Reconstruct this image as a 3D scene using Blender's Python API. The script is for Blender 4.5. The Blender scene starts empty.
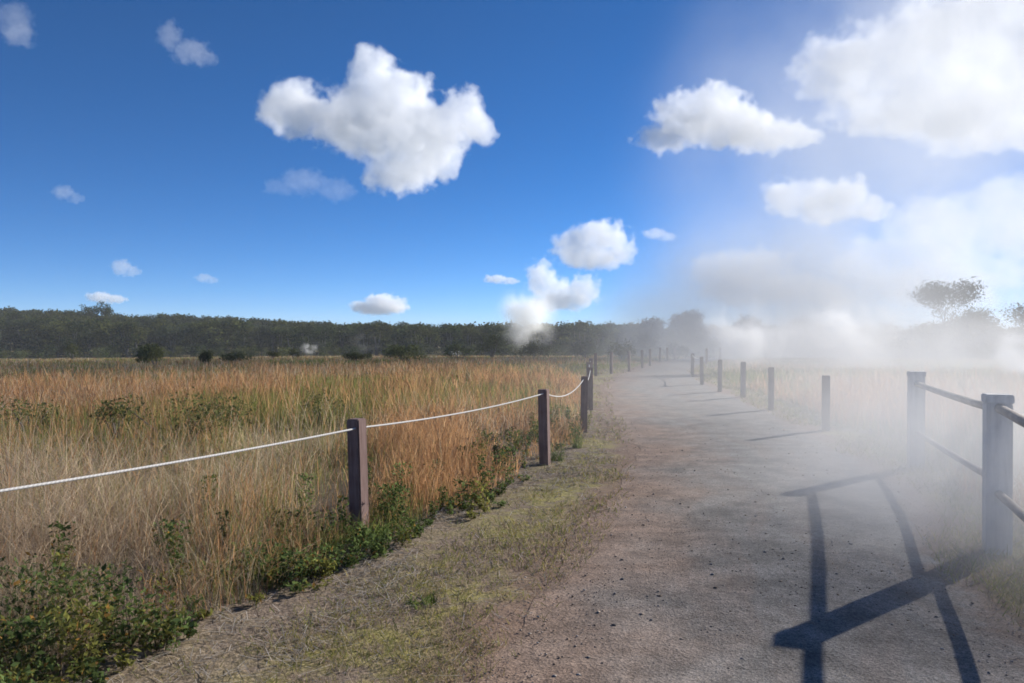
import bpy, bmesh, math, random
import numpy as np
from mathutils import Vector, Matrix

random.seed(7)
RNG = np.random.default_rng(7)
D = bpy.data
SC = bpy.context.scene
COL = SC.collection
R = math.radians

# ------------------------------------------------------------------ camera frame
CAM_H = 1.70
FPX = 28.0 / 36.0 * 1024.0
HORIZON = 337.0
SUN_AZ = R(50.5)          # clockwise from +Y (towards +X)
SUN_EL = R(22.5)


# ------------------------------------------------------------------ noise (numpy)
def _hash(ix, iy, iz, seed):
    h = (ix * 374761393 + iy * 668265263 + iz * 2147483647 + seed * 974634777) & 0xFFFFFFFF
    h = ((h ^ (h >> 13)) * 1274126177) & 0xFFFFFFFF
    h = (h ^ (h >> 16)) & 0xFFFFFFFF
    return h.astype(np.float64) / 4294967295.0


def vnoise(p, seed=0):
    p = np.asarray(p, dtype=np.float64)
    i = np.floor(p).astype(np.int64)
    f = p - i
    f = f * f * (3 - 2 * f)
    out = 0
    for dx in (0, 1):
        for dy in (0, 1):
            for dz in (0, 1):
                w = (f[:, 0] if dx else 1 - f[:, 0]) * (f[:, 1] if dy else 1 - f[:, 1]) * (f[:, 2] if dz else 1 - f[:, 2])
                out = out + w * _hash(i[:, 0] + dx, i[:, 1] + dy, i[:, 2] + dz, seed)
    return out


def fbm(x, y, z=None, scale=1.0, octv=4, seed=0):
    x = np.asarray(x, dtype=np.float64)
    y = np.asarray(y, dtype=np.float64)
    z = np.zeros_like(x) if z is None else np.asarray(z, dtype=np.float64)
    p = np.stack([x, y, z], 1) * scale
    a, s, t = 0.5, 0.0, 0.0
    for k in range(octv):
        s = s + a * vnoise(p + 17.3 * k, seed + k)
        t += a
        a *= 0.5
        p = p * 2.03
    return s / t


def sstep(a, b, x):
    t = np.clip((x - a) / (b - a), 0, 1)
    return t * t * (3 - 2 * t)


# ------------------------------------------------------------------ plan of the place
LEFT_EDGE = np.array([(-6, -1.6), (0, -1.0), (3.9, -0.25), (6.07, 0.40), (8.84, 1.22), (11.97, 1.80), (14.5, 1.95), (19.9, 2.35), (28, 3.3), (38.6, 5.4), (54, 9.5), (67.6, 13.4), (85, 19.5), (110, 29)])
RIGHT_EDGE = np.array([(-6, 1.2), (0, 1.7), (4.46, 2.85), (5.4, 3.15), (8.3, 4.25), (10.5, 4.75), (13.8, 5.35), (16.3, 5.7), (19.9, 6.1), (25.5, 6.7), (33, 7.7), (41, 9.2), (54, 13.2), (67.6, 17.4), (85, 23.5), (110, 33)])
FENCE_LINE = np.array([(-6, -6.6), (0, -3.8), (3.0, -2.58), (4.1, -2.14), (4.7, -1.86), (5.57, -1.5), (6.35, -1.12), (7.8, -0.45), (9.0, -0.10), (10.4, 0.26), (13.1, 1.12), (14.2, 1.28), (18.5, 1.75), (34.7, 3.6), (39, 5.0), (46.6, 7.4), (58.8, 10.6), (85, 19.0), (110, 28.4)])
RFENCE_LINE = np.array([(-6, 1.9), (2.6, 2.25), (6.3, 3.81), (10.5, 5.3), (14.5, 5.9), (18.5, 6.3), (24, 6.9), (34, 8.1), (54, 13.6), (85, 24.0), (110, 33.5)])


def line_x(tab, y):
    return np.interp(y, tab[:, 0], tab[:, 1])


def terrain(x, y):
    x = np.asarray(x, dtype=np.float64)
    y = np.asarray(y, dtype=np.float64)
    d = np.hypot(x, y)
    az = np.arctan2(x, y)
    z = -2.0 * sstep(45, 165, d)
    hill = 4.5 * (1 - sstep(-0.62, -0.02, az)) + 1.6 * sstep(0.05, 0.6, az)
    z = z + hill * sstep(172, 245, d)
    le, re = line_x(LEFT_EDGE, y), line_x(RIGHT_EDGE, y)
    off = np.maximum(np.maximum(le - x, x - re), 0)
    bumps = (fbm(x, y, scale=0.35, octv=3, seed=3) - 0.5) * 0.22 + (fbm(x, y, scale=1.7, octv=2, seed=5) - 0.5) * 0.06
    z = z + bumps * sstep(0.4, 3.0, off) * (1 - sstep(60, 120, d))
    return z


# ------------------------------------------------------------------ object helpers
def tag(o, label=None, cat=None, group=None, kind=None):
    if label: o['label'] = label
    if cat: o['category'] = cat
    if group: o['group'] = group
    if kind: o['kind'] = kind
    return o


def empty(name, loc=(0, 0, 0), rz=0.0):
    o = D.objects.new(name, None)
    o.empty_display_size = 0.2
    COL.objects.link(o)
    o.location = loc
    o.rotation_euler = (0, 0, rz)
    return o


def link(name, me, mat=None, parent=None, loc=None):
    o = D.objects.new(name, me)
    COL.objects.link(o)
    if mat is not None:
        me.materials.clear()
        me.materials.append(mat)
    if parent is not None:
        o.parent = parent
    if loc is not None:
        o.location = loc
    return o


def np_mesh(name, V, quads, col=None, tris=None, smooth=False, floats=None):
    V = np.asarray(V, dtype=np.float32)
    quads = np.asarray(quads, dtype=np.int32).reshape(-1, 4)
    me = D.meshes.new(name)
    me.vertices.add(len(V))
    me.vertices.foreach_set('co', V.ravel())
    nq = len(quads)
    loops = quads.ravel()
    starts = np.arange(nq, dtype=np.int32) * 4
    if tris is not None and len(tris):
        tris = np.asarray(tris, dtype=np.int32).reshape(-1, 3)
        starts = np.concatenate([starts, nq * 4 + np.arange(len(tris), dtype=np.int32) * 3])
        loops = np.concatenate([loops, tris.ravel()])
    me.loops.add(len(loops))
    me.loops.foreach_set('vertex_index', loops.astype(np.int32))
    me.polygons.add(len(starts))
    me.polygons.foreach_set('loop_start', starts.astype(np.int32))
    if smooth:
        me.polygons.foreach_set('use_smooth', np.ones(len(starts), dtype=bool))
    if col is not None:
        a = me.attributes.new('Col', 'FLOAT_COLOR', 'POINT')
        c = np.ones((len(V), 4), dtype=np.float32)
        c[:, :3] = col
        a.data.foreach_set('color', c.ravel())
    for k, v in (floats or {}).items():
        a = me.attributes.new(k, 'FLOAT', 'POINT')
        a.data.foreach_set('value', np.asarray(v, dtype=np.float32))
    me.update(calc_edges=True)
    me.validate()
    return me


# ------------------------------------------------------------------ material helpers
class NT:
    def __init__(s, name):
        s.m = D.materials.new(name)
        s.m.use_nodes = True
        s.t = s.m.node_tree
        s.t.nodes.clear()
        s.out = s.t.nodes.new('ShaderNodeOutputMaterial')

    def n(s, typ, **kw):
        nd = s.t.nodes.new(typ)
        for k, v in kw.items():
            setattr(nd, k, v)
        return nd

    def l(s, a, b):
        s.t.links.new(a, b)

    def pos(s):
        return s.n('ShaderNodeNewGeometry').outputs['Position']

    def noise(s, scale, detail=4, rough=0.55, vec=None, lac=2.0):
        nd = s.n('ShaderNodeTexNoise')
        nd.inputs['Scale'].default_value = scale
        nd.inputs['Detail'].default_value = detail
        nd.inputs['Roughness'].default_value = rough
        nd.inputs['Lacunarity'].default_value = lac
        s.l(vec if vec is not None else s.pos(), nd.inputs['Vector'])
        return nd.outputs['Fac']

    def math(s, op, a, b=None, c=None, clamp=False):
        nd = s.n('ShaderNodeMath', operation=op, use_clamp=clamp)
        for i, v in enumerate((a, b, c)):
            if v is None: continue
            if isinstance(v, (int, float)): nd.inputs[i].default_value = v
            else: s.l(v, nd.inputs[i])
        return nd.outputs[0]

    def rng(s, v, a, b, c=0.0, d=1.0, smooth=True):
        nd = s.n('ShaderNodeMapRange', interpolation_type='SMOOTHSTEP' if smooth else 'LINEAR')
        s.l(v, nd.inputs['Value'])
        for k, x in (('From Min', a), ('From Max', b), ('To Min', c), ('To Max', d)):
            nd.inputs[k].default_value = x
        return nd.outputs['Result']

    def mix(s, f, a, b, mode='MIX'):
        nd = s.n('ShaderNodeMix', data_type='RGBA', blend_type=mode)
        for key, v in ((0, f), (6, a), (7, b)):
            if isinstance(v, (int, float)): nd.inputs[key].default_value = v
            elif isinstance(v, tuple): nd.inputs[key].default_value = (*v, 1)
            else: s.l(v, nd.inputs[key])
        return nd.outputs[2]

    def attr(s, name):
        return s.n('ShaderNodeAttribute', attribute_name=name)

    def bump(s, h, strength=0.5, dist=0.02, prev=None):
        nd = s.n('ShaderNodeBump')
        nd.inputs['Strength'].default_value = strength
        nd.inputs['Distance'].default_value = dist
        s.l(h, nd.inputs['Height'])
        if prev is not None: s.l(prev, nd.inputs['Normal'])
        return nd.outputs['Normal']

    def bsdf(s, color, rough=0.9, normal=None, spec=0.25):
        b = s.n('ShaderNodeBsdfPrincipled')
        if isinstance(color, tuple): b.inputs['Base Color'].default_value = (*color, 1)
        else: s.l(color, b.inputs['Base Color'])
        if isinstance(rough, (int, float)): b.inputs['Roughness'].default_value = rough
        else: s.l(rough, b.inputs['Roughness'])
        b.inputs['Specular IOR Level'].default_value = spec
        if normal is not None: s.l(normal, b.inputs['Normal'])
        s.l(b.outputs[0], s.out.inputs['Surface'])
        return b


def leaf_mat(name, trans=0.45, attr='Col', fixed=None, tint=(1.0, 1.0, 0.9)):
    t = NT(name)
    if fixed is None:
        c = t.attr(attr).outputs['Color']
    else:
        rgb = t.n('ShaderNodeRGB'); rgb.outputs[0].default_value = (*fixed, 1)
        c = rgb.outputs[0]
    v = t.noise(2.3, 3)
    c = t.mix(1.0, c, t.mix(v, (0.78, 0.78, 0.78), (1.2, 1.2, 1.2)), 'MULTIPLY')
    d = t.n('ShaderNodeBsdfDiffuse'); d.inputs['Roughness'].default_value = 0.6
    t.l(c, d.inputs['Color'])
    tr = t.n('ShaderNodeBsdfTranslucent')
    t.l(t.mix(1.0, c, tint, 'MULTIPLY'), tr.inputs['Color'])
    mx = t.n('ShaderNodeMixShader'); mx.inputs[0].default_value = trans
    t.l(d.outputs[0], mx.inputs[1]); t.l(tr.outputs[0], mx.inputs[2])
    t.l(mx.outputs[0], t.out.inputs['Surface'])
    return t.m


def wood_mat(name, c1, c2, grain=(30, 30, 2.0), rough=0.85):
    t = NT(name)
    tc = t.n('ShaderNodeTexCoord')
    mp = t.n('ShaderNodeMapping'); mp.inputs['Scale'].default_value = grain
    t.l(tc.outputs['Object'], mp.inputs['Vector'])
    g = t.noise(1.0, 5, 0.6, mp.outputs[0])
    b = t.noise(6.0, 4, 0.6, tc.outputs['Object'])
    f = t.math('ADD', t.math('MULTIPLY', g, 0.6), t.math('MULTIPLY', b, 0.4))
    c = t.mix(t.rng(f, 0.32, 0.68), c1, c2)
    t.bsdf(c, rough, t.bump(g, 0.5, 0.006), 0.3)
    return t.m


def vol_mat(name, dens, color=(0.97, 0.975, 0.99), g=0.3, step=1.0, build=None):
    t = NT(name)
    v = t.n('ShaderNodeVolumePrincipled')
    v.inputs['Color'].default_value = (*color, 1)
    v.inputs['Anisotropy'].default_value = g
    v.inputs['Density'].default_value = dens
    if build is not None:
        t.l(build(t), v.inputs['Density'])
    t.l(v.outputs[0], t.out.inputs['Volume'])
    t.m.cycles.volume_step_rate = step
    return t.m


# ================================================================== SKY, SUN, CAMERA
def build_light():
    w = D.worlds.new('World'); SC.world = w
    w.use_nodes = True
    nt = w.node_tree
    bg = nt.nodes['Background']
    sky = nt.nodes.new('ShaderNodeTexSky')
    sky.sky_type = 'NISHITA'
    sky.sun_disc = False
    sky.sun_elevation = SUN_EL
    sky.sun_rotation = SUN_AZ
    sky.altitude = 2500
    sky.air_density = 0.6
    sky.dust_density = 0.0
    sky.ozone_density = 5.0
    hs = nt.nodes.new('ShaderNodeHueSaturation')
    hs.inputs['Saturation'].default_value = 1.15
    nt.links.new(sky.outputs[0], hs.inputs['Color'])
    nt.links.new(hs.outputs[0], bg.inputs['Color'])
    bg.inputs['Strength'].default_value = 0.085
    L = D.lights.new('sun', 'SUN'); L.energy = 5.0; L.angle = R(0.53); L.color = (1.0, 0.955, 0.88)
    o = D.objects.new('sun', L); COL.objects.link(o)
    to_sun = Vector((math.sin(SUN_AZ) * math.cos(SUN_EL), math.cos(SUN_AZ) * math.cos(SUN_EL), math.sin(SUN_EL)))
    o.rotation_euler = to_sun.to_track_quat('Z', 'Y').to_euler()
    o.location = to_sun * 60
    cam = D.cameras.new('camera'); cam.lens = 28; cam.sensor_width = 36
    cam.clip_start = 0.02; cam.clip_end = 60000
    c = D.objects.new('camera', cam); COL.objects.link(c)
    c.location = (0, 0, CAM_H)
    c.rotation_euler = (R(90) - math.atan((341.5 - HORIZON) / FPX), 0, 0)
    SC.camera = c


# ================================================================== GROUND + PATH
def build_ground():
    rad = np.concatenate([[0.0], np.geomspace(0.6, 3000, 190)])
    na = 420
    # finer azimuth steps in front of the viewer
    ang = np.concatenate([np.linspace(-0.85, 0.85, 300, endpoint=False), np.linspace(0.85, 2 * math.pi - 0.85, na - 300, endpoint=False)])
    A, Rr = np.meshgrid(ang, rad[1:])
    x = np.concatenate([[0.0], (np.sin(A) * Rr).ravel()]); y = np.concatenate([[0.0], (np.cos(A) * Rr).ravel()])
    z = terrain(x, y)
    V = np.stack([x, y, z], 1)
    nr = len(rad) - 1
    i, j = np.meshgrid(np.arange(nr - 1), np.arange(na), indexing='ij')
    a = 1 + i * na + j; b = 1 + i * na + (j + 1) % na
    c = 1 + (i + 1) * na + (j + 1) % na; d = 1 + (i + 1) * na + j
    q = np.stack([a, d, c, b], -1).reshape(-1, 4)
    t = np.stack([np.zeros(na, int), 1 + np.arange(na), 1 + (np.arange(na) + 1) % na], 1)
    le, re = line_x(LEFT_EDGE, y), line_x(RIGHT_EDGE, y)
    off = np.maximum(le - x, x - re)
    fl = line_x(FENCE_LINE, y) - x          # >0 beyond the rope fence, in the tall grass
    me = np_mesh('ground', V, q, tris=t, smooth=True, floats={'off': off, 'field': fl})
    T = NT('ground_soil')
    P = T.pos()
    n1 = T.noise(0.9, 5, 0.6, P); n2 = T.noise(5.0, 5, 0.6, P); n3 = T.noise(38.0, 4, 0.65, P)
    offs = T.math('ADD', T.attr('off').outputs['Fac'], T.math('MULTIPLY', T.math('SUBTRACT', n1, 0.5), 1.1))
    dirt = T.mix(n2, (0.18, 0.117, 0.082), (0.29, 0.197, 0.142))
    dry = T.mix(T.rng(n3, 0.35, 0.7), (0.13, 0.096, 0.070), (0.30, 0.228, 0.170))
    green = T.mix(T.rng(n3, 0.35, 0.7), (0.20, 0.178, 0.058), (0.38, 0.32, 0.13))
    verge = T.mix(T.math('MULTIPLY', T.rng(T.math('ADD', n1, T.math('MULTIPLY', n2, 0.7)), 0.74, 0.98), T.rng(offs, 0.8, 1.5, 1.0, 0.15)), dry, green)
    c = T.mix(T.rng(offs, 0.0, 0.55), dirt, verge)
    far = T.mix(n1, (0.23, 0.165, 0.08), (0.16, 0.155, 0.065))
    fieldc = T.mix(T.rng(T.attr('field').outputs['Fac'], 0.3, 4.0), verge, far)
    c = T.mix(T.rng(T.attr('field').outputs['Fac'], -0.2, 0.3), c, fieldc)
    T.bsdf(c, 0.95, T.bump(n3, 0.6, 0.02, T.bump(n2, 0.4, 0.05)), 0.15)
    tag(link('ground', me, T.m), kind='structure')


def build_path():
    ys = np.concatenate([np.linspace(-6, 2, 20, endpoint=False), np.geomspace(2, 110, 420)])
    nu = 90
    us = np.linspace(0, 1, nu)
    U, Y = np.meshgrid(us, ys)
    le = line_x(LEFT_EDGE, ys) + (fbm(ys, ys * 0, scale=0.9, octv=4, seed=31) - 0.5) * 0.5
    re = line_x(RIGHT_EDGE, ys) + (fbm(ys, ys * 0 + 9, scale=0.9, octv=4, seed=41) - 0.5) * 0.4
    X = le[:, None] * (1 - U) + re[:, None] * U
    w = (re - le)[:, None]
    edge = np.minimum(U, 1 - U) * w
    x, y = X.ravel(), Y.ravel()
    base = -2.0 * sstep(45, 165, np.hypot(x, y))
    rough = (fbm(x, y, scale=1.5, octv=3, seed=51) - 0.5) * 0.022 + (fbm(x, y, scale=11, octv=3, seed=52) - 0.5) * 0.010
    lift = np.clip(edge.ravel() / 0.6, 0, 1)
    z = base + 0.004 + lift * (0.008 + rough * 0.55)
    z = np.maximum(z, base + 0.003)
    n = len(ys)
    i, j = np.meshgrid(np.arange(n - 1), np.arange(nu - 1), indexing='ij')
    a = i * nu + j
    q = np.stack([a, a + 1, a + nu + 1, a + nu], -1).reshape(-1, 4)
    me = np_mesh('path', np.stack([x, y, z], 1), q, smooth=True, floats={'edge': (U * w).ravel(), 'redge': ((1 - U) * w).ravel()})
    T = NT('cinder_path')
    P = T.pos()
    n1 = T.noise(0.55, 5, 0.6, P); n2 = T.noise(3.2, 6, 0.65, P); n3 = T.noise(26, 5, 0.7, P); n4 = T.noise(110, 3, 0.7, P)
    vor = T.n('ShaderNodeTexVoronoi'); vor.inputs['Scale'].default_value = 55; T.l(P, vor.inputs['Vector'])
    vor2 = T.n('ShaderNodeTexVoronoi'); vor2.inputs['Scale'].default_value = 150; T.l(P, vor2.inputs['Vector'])
    grey = T.mix(T.rng(n2, 0.3, 0.7), (0.155, 0.142, 0.129), (0.255, 0.236, 0.214))
    brown = T.mix(T.rng(n2, 0.3, 0.7), (0.19, 0.124, 0.088), (0.31, 0.213, 0.155))
    e = T.math('ADD', T.attr('edge').outputs['Fac'], T.math('MULTIPLY', T.math('SUBTRACT', n1, 0.5), 3.2))
    c = T.mix(T.rng(e, -0.2, 1.5), brown, grey)
    sx = T.n('ShaderNodeSeparateXYZ'); T.l(P, sx.inputs[0])
    cv = T.n('ShaderNodeCombineXYZ')
    T.l(T.math('MULTIPLY', T.attr('edge').outputs['Fac'], 2.6), cv.inputs[0]); T.l(T.math('MULTIPLY', sx.outputs['Y'], 0.22), cv.inputs[1])
    streak = T.noise(1.0, 4, 0.6, cv.outputs[0])
    c = T.mix(T.rng(streak, 0.42, 0.68, 0.0, 0.30), c, brown)
    dk = T.rng(T.noise(1.7, 5, 0.65, P), 0.42, 0.68, 1.12, 0.80)
    dc = T.n('ShaderNodeCombineColor')
    for k in range(3): T.l(dk, dc.inputs[k])
    c = T.mix(1.0, c, dc.outputs[0], 'MULTIPLY')
    er = T.math('ADD', T.attr('redge').outputs['Fac'], T.math('MULTIPLY', T.math('SUBTRACT', n2, 0.5), 0.8))
    c = T.mix(T.rng(er, 0.0, 0.35, 0.8, 0.0), c, brown)
    sp = T.mix(0.7, vor.outputs['Color'], vor2.outputs['Color'])
    bw = T.n('ShaderNodeRGBToBW'); T.l(sp, bw.inputs[0])
    val = T.math('ADD', T.rng(bw.outputs[0], 0.2, 0.8, 0.52, 1.36, False), T.rng(n3, 0.3, 0.7, -0.16, 0.16, False))
    cc = T.n('ShaderNodeCombineColor'); 
    for k in range(3): T.l(val, cc.inputs[k])
    c = T.mix(1.0, c, cc.outputs[0], 'MULTIPLY')
    nb = T.bump(n2, 0.25, 0.03)
    nb = T.bump(n3, 0.4, 0.010, nb)
    nb = T.bump(vor.outputs['Distance'], 0.35, 0.008, nb)
    nb = T.bump(n4, 0.5, 0.004, nb)
    T.bsdf(c, 0.93, nb, 0.2)
    tag(link('path', me, T.m), kind='structure')
    # loose cinders: small irregular stones half sunk in the surface
    N = 20000
    d = np.exp(RNG.uniform(math.log(2.6), math.log(16), N)); u = RNG.uniform(-0.06, 1.02, N)
    az = RNG.uniform(-0.3, 0.72, N)
    py, px = d * np.cos(az), d * np.sin(az)
    ok = (px > line_x(LEFT_EDGE, py) - 0.25) & (px < line_x(RIGHT_EDGE, py) + 0.1)
    px, py, d = px[ok], py[ok], d[ok]
    N = len(px)
    r = np.clip(RNG.lognormal(math.log(0.0044), 0.5, N), 0.0025, 0.02) * (0.8 + 0.04 * d)
    dirs = np.array([(1, 0, 0), (0, 1, 0), (-1, 0, 0), (0, -1, 0), (0, 0, 1), (0, 0, -1)], float)
    jit = RNG.uniform(0.55, 1.25, (N, 6, 1))
    ang = RNG.uniform(0, 6.28, N)
    ca, sa = np.cos(ang), np.sin(ang)
    V = dirs[None] * jit * r[:, None, None]
    V[:, :, 2] *= 0.5
    X2 = V[:, :, 0] * ca[:, None] - V[:, :, 1] * sa[:, None]; Y2 = V[:, :, 0] * sa[:, None] + V[:, :, 1] * ca[:, None]
    V = np.stack([X2 + px[:, None], Y2 + py[:, None], V[:, :, 2] + 0.009 + r[:, None] * 0.3], -1).reshape(-1, 3)
    tri = np.array([(0, 1, 4), (1, 2, 4), (2, 3, 4), (3, 0, 4), (1, 0, 5), (2, 1, 5), (3, 2, 5), (0, 3, 5)])
    Tq = (tri[None] + (np.arange(N) * 6)[:, None, None]).reshape(-1, 3)
    tone = RNG.uniform(0.12, 0.30, N) * np.where(RNG.random(N) < 0.10, 1.6, 1)
    warm = RNG.uniform(0, 1, N)
    c = np.stack([tone * (1.05 + 0.35 * warm), tone, tone * (0.95 - 0.25 * warm)], 1)
    me = np_mesh('gravel', V, np.zeros((0, 4)), np.repeat(c, 6, 0), tris=Tq)
    T = NT('cinder_stone'); T.bsdf(T.attr('Col').outputs['Color'], 0.95, None, 0.2)
    tag(link('gravel', me, T.m), 'loose grey and rusty cinders lying on the walking path', 'gravel', kind='stuff')


# ================================================================== GRASS
def blades(px, py, pz, h, w, lean_az, lean, curl, col, K=3, face=None, tipw=0.25):
    """K-segment ribbons; returns V, quads, colours"""
    N = len(px)
    face = RNG.uniform(0, math.pi, N) if face is None else face
    fx, fy = np.cos(face), np.sin(face)
    ts = np.linspace(0, 1, K + 1)
    V = np.zeros((N, K + 1, 2, 3))
    lx, ly = np.sin(lean_az), np.cos(lean_az)
    for k, t in enumerate(ts):
        hor = h * (lean * t + curl * t * t)
        ver = h * np.maximum(t - 0.42 * curl * t * t * t, 0.0)
        cx, cy, cz = px + lx * hor, py + ly * hor, pz + ver
        ww = w * 0.5 * (1 - (1 - tipw) * t)
        V[:, k, 0] = np.stack([cx - fx * ww, cy - fy * ww, cz], 1)
        V[:, k, 1] = np.stack([cx + fx * ww, cy + fy * ww, cz], 1)
    base = (np.arange(N) * (K + 1) * 2)[:, None]
    qs = []
    for k in range(K):
        qs.append(np.stack([base[:, 0] + 2 * k, base[:, 0] + 2 * k + 1, base[:, 0] + 2 * k + 3, base[:, 0] + 2 * k + 2], 1))
    q = np.concatenate(qs)
    return V.reshape(-1, 3), q, np.repeat(col, (K + 1) * 2, 0)


def merge(parts):
    V, Q, C, o = [], [], [], 0
    for v, q, c in parts:
        V.append(v); Q.append(q + o); C.append(c); o += len(v)
    return np.concatenate(V), np.concatenate(Q), np.concatenate(C)


def scatter(N, d0, d1, az0=-0.80, az1=0.76):
    d = np.exp(RNG.uniform(math.log(d0), math.log(d1), N)); az = RNG.uniform(az0, az1, N)
    return d * np.sin(az), d * np.cos(az), d


RUST = np.array([(0.43, 0.242, 0.124), (0.37, 0.200, 0.102), (0.47, 0.292, 0.164), (0.32, 0.176, 0.098)])
STRAW = np.array([(0.50, 0.395, 0.295), (0.42, 0.32, 0.235), (0.56, 0.46, 0.36), (0.34, 0.25, 0.18)])
GREEN = np.array([(0.16, 0.18, 0.055), (0.21, 0.21, 0.075), (0.12, 0.15, 0.045), (0.26, 0.235, 0.09)])


def pick(pal, N):
    c = pal[RNG.integers(0, len(pal), N)]
    return c * RNG.uniform(0.8, 1.2, (N, 1))


def build_grass():
    mat = leaf_mat('dry_grass_blade', 0.5)
    parts_tall, parts_mat = [], []
    # ---- tall field grass on both sides
    x, y, d = scatter(430000, 2.4, 150)
    x2, y2, d2 = scatter(170000, 18, 150)
    x, y, d = np.concatenate([x, x2]), np.concatenate([y, y2]), np.concatenate([d, d2])
    fl = line_x(FENCE_LINE, y) - x; fr = x - line_x(RFENCE_LINE, y)
    into = np.maximum(fl, fr)
    edge_n = (fbm(x, y, scale=0.8, octv=3, seed=61) - 0.5) * 0.9
    keep = (into + edge_n > np.where(fl > 0, -0.05, 0.45)) & (np.hypot(x, y) > 2.3)
    x, y, d, fl, fr, into = (a[keep] for a in (x, y, d, fl, fr, into))
    patch = fbm(x, y, scale=0.16, octv=4, seed=71)
    clump = fbm(x, y, scale=1.1, octv=2, seed=81)
    dens = np.clip(0.55 + 2.2 * (clump - 0.44), 0.16, 1)
    keep = RNG.random(len(x)) < dens
    x, y, d, fl, fr, into, patch, clump = (a[keep] for a in (x, y, d, fl, fr, into, patch, clump))
    N = len(x)
    # kinds: straw close by, rust further in, green patches
    nearstraw = 1 - sstep(8.5, 15.0, d + (patch - 0.5) * 13 + np.maximum(x + 3.0, 0) * 3.6)
    farpale = sstep(22, 44, d + (patch - 0.5) * 26)
    pr = RNG.random(N)
    g_prob = np.clip(sstep(0.45, 0.60, fbm(x, y, scale=0.22, octv=4, seed=91)) * 0.75 + 0.05 + 0.36 * farpale, 0, 0.9) * (1 - 0.75 * nearstraw)
    s_prob = np.clip(nearstraw * 0.92 + 0.05 + 0.46 * sstep(0.44, 0.66, fbm(x, y, scale=0.28, octv=3, seed=95)) + 0.25 * farpale + 0.3 * (fr > 0), 0, 0.97)
    isg = pr < g_prob
    iss = (~isg) & (RNG.random(N) < s_prob)
    col = pick(RUST, N)
    col[iss] = pick(STRAW, iss.sum()); col[isg] = pick(GREEN, isg.sum())
    col = col * (0.72 + 0.6 * fbm(x, y, scale=0.7, octv=3, seed=97))[:, None] * 1.16
    ramp = np.clip(into / 1.8, 0.0, 1) * (0.6 + 0.8 * RNG.random(N))
    h = (0.25 + 0.52 * RNG.random(N) ** 1.3) * (0.42 + 1.12 * clump) * np.clip(0.38 + 0.62 * ramp, 0.3, 1.1)
    h = np.where(isg, h * 0.72, h) * (1 - 0.52 * farpale)
    h *= np.where(d > 60, 0.85, 1.0)
    w = np.maximum(0.0022, 0.00066 * d) * np.where(iss, 0.9, 1.05)
    tangled = iss & (RNG.random(N) < 0.35 + 0.5 * nearstraw)
    lean_az = RNG.uniform(0, 2 * math.pi, N)
    lean = np.where(tangled, RNG.uniform(0.1, 0.75, N), RNG.uniform(0, 0.2, N))
    curl = np.where(tangled, RNG.uniform(0.1, 1.15, N), RNG.uniform(0.0, 0.35, N))
    parts_tall.append(blades(x, y, terrain(x, y) - 0.02, h, w, lean_az, lean, curl, col, 3))
    # ---- feathery seed heads on the rusty stems: extra fine short ribbons near the tips
    sel = (~iss) & (~isg) & (d < 45) & (RNG.random(N) < 0.45)
    sx, sy, sh, sd = x[sel], y[sel], h[sel], d[sel]
    M = sel.sum()
    lift = sh * RNG.uniform(0.45, 0.9, M)
    hx = sx + np.sin(lean_az[sel]) * lift * lean[sel]; hy = sy + np.cos(lean_az[sel]) * lift * lean[sel]
    parts_tall.append(blades(hx, hy, terrain(sx, sy) + lift, sh * RNG.uniform(0.2, 0.42, M), np.maximum(0.0036, 0.00075 * sd), RNG.uniform(0, 6.28, M),
                             RNG.uniform(0.05, 0.55, M), RNG.uniform(0, 0.6, M), pick(RUST, M) * 1.15, 2))
    me = np_mesh('tall_grass', *merge(parts_tall)[:2], merge(parts_tall)[2])
    tag(link('tall_grass', me, mat), 'tall rusty and straw coloured dry grass filling the field beyond the fences', 'grass', kind='stuff')

    # ---- verge: short green and dry grass between rope fence and path, and along the rail fence
    P = []
    x, y, d = scatter(260000, 2.2, 75)
    le, re = line_x(LEFT_EDGE, y), line_x(RIGHT_EDGE, y)
    offl, offr = le - x, x - re
    off = np.maximum(offl, offr)
    fl = line_x(FENCE_LINE, y) - x
    n1 = fbm(x, y, scale=0.75, octv=4, seed=101)
    n2 = fbm(x, y, scale=3.0, octv=3, seed=111)
    band_l = (offl > -0.25) & (fl > -9) & (fl < 0.7)
    # greenest in a strip along the path edge; bare litter close to the posts
    g = sstep(-0.25, 0.25, off + (n1 - 0.5) * 1.3) * sstep(0.36, 0.52, n1 * 0.6 + n2 * 0.4 + np.where(offr > 0, 0.1, 0))
    litter_zone = sstep(-0.9, -0.35, fl) * (offl > 0)
    g = np.clip(g * (1 - 0.85 * litter_zone) + 0.55 * sstep(-0.1, 0.3, offl) * (1 - sstep(0.7, 1.3, offl + (n1 - 0.5) * 2.0)) * sstep(0.40, 0.56, n2 * 0.6 + n1 * 0.4), 0, 1)
    keep = ((band_l & (offl > -0.2)) | ((offr > -0.2) & (offr < 3.0))) & (RNG.random(len(x)) < g)
    x, y, d, n1 = x[keep], y[keep], d[keep], n1[keep]
    N = len(x)
    right = x > line_x(RIGHT_EDGE, y) - 0.5
    dry = RNG.random(N) < np.where(right, 0.3, 0.5)
    col = np.where(dry[:, None], pick(STRAW, N) * 0.9, pick(GREEN, N) * np.array([[1.45, 1.35, 1.2]]))
    h = RNG.uniform(0.02, 0.075, N) * (0.5 + n1) * np.where(right, 1.5, 1.0)
    P.append(blades(x, y, terrain(x, y), h, np.maximum(0.0032, 0.0011 * d), RNG.uniform(0, 6.28, N), RNG.uniform(0.1, 0.9, N), RNG.uniform(0, 0.9, N), col, 2))
    me = np_mesh('short_grass', *merge(P)[:2], merge(P)[2])
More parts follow.
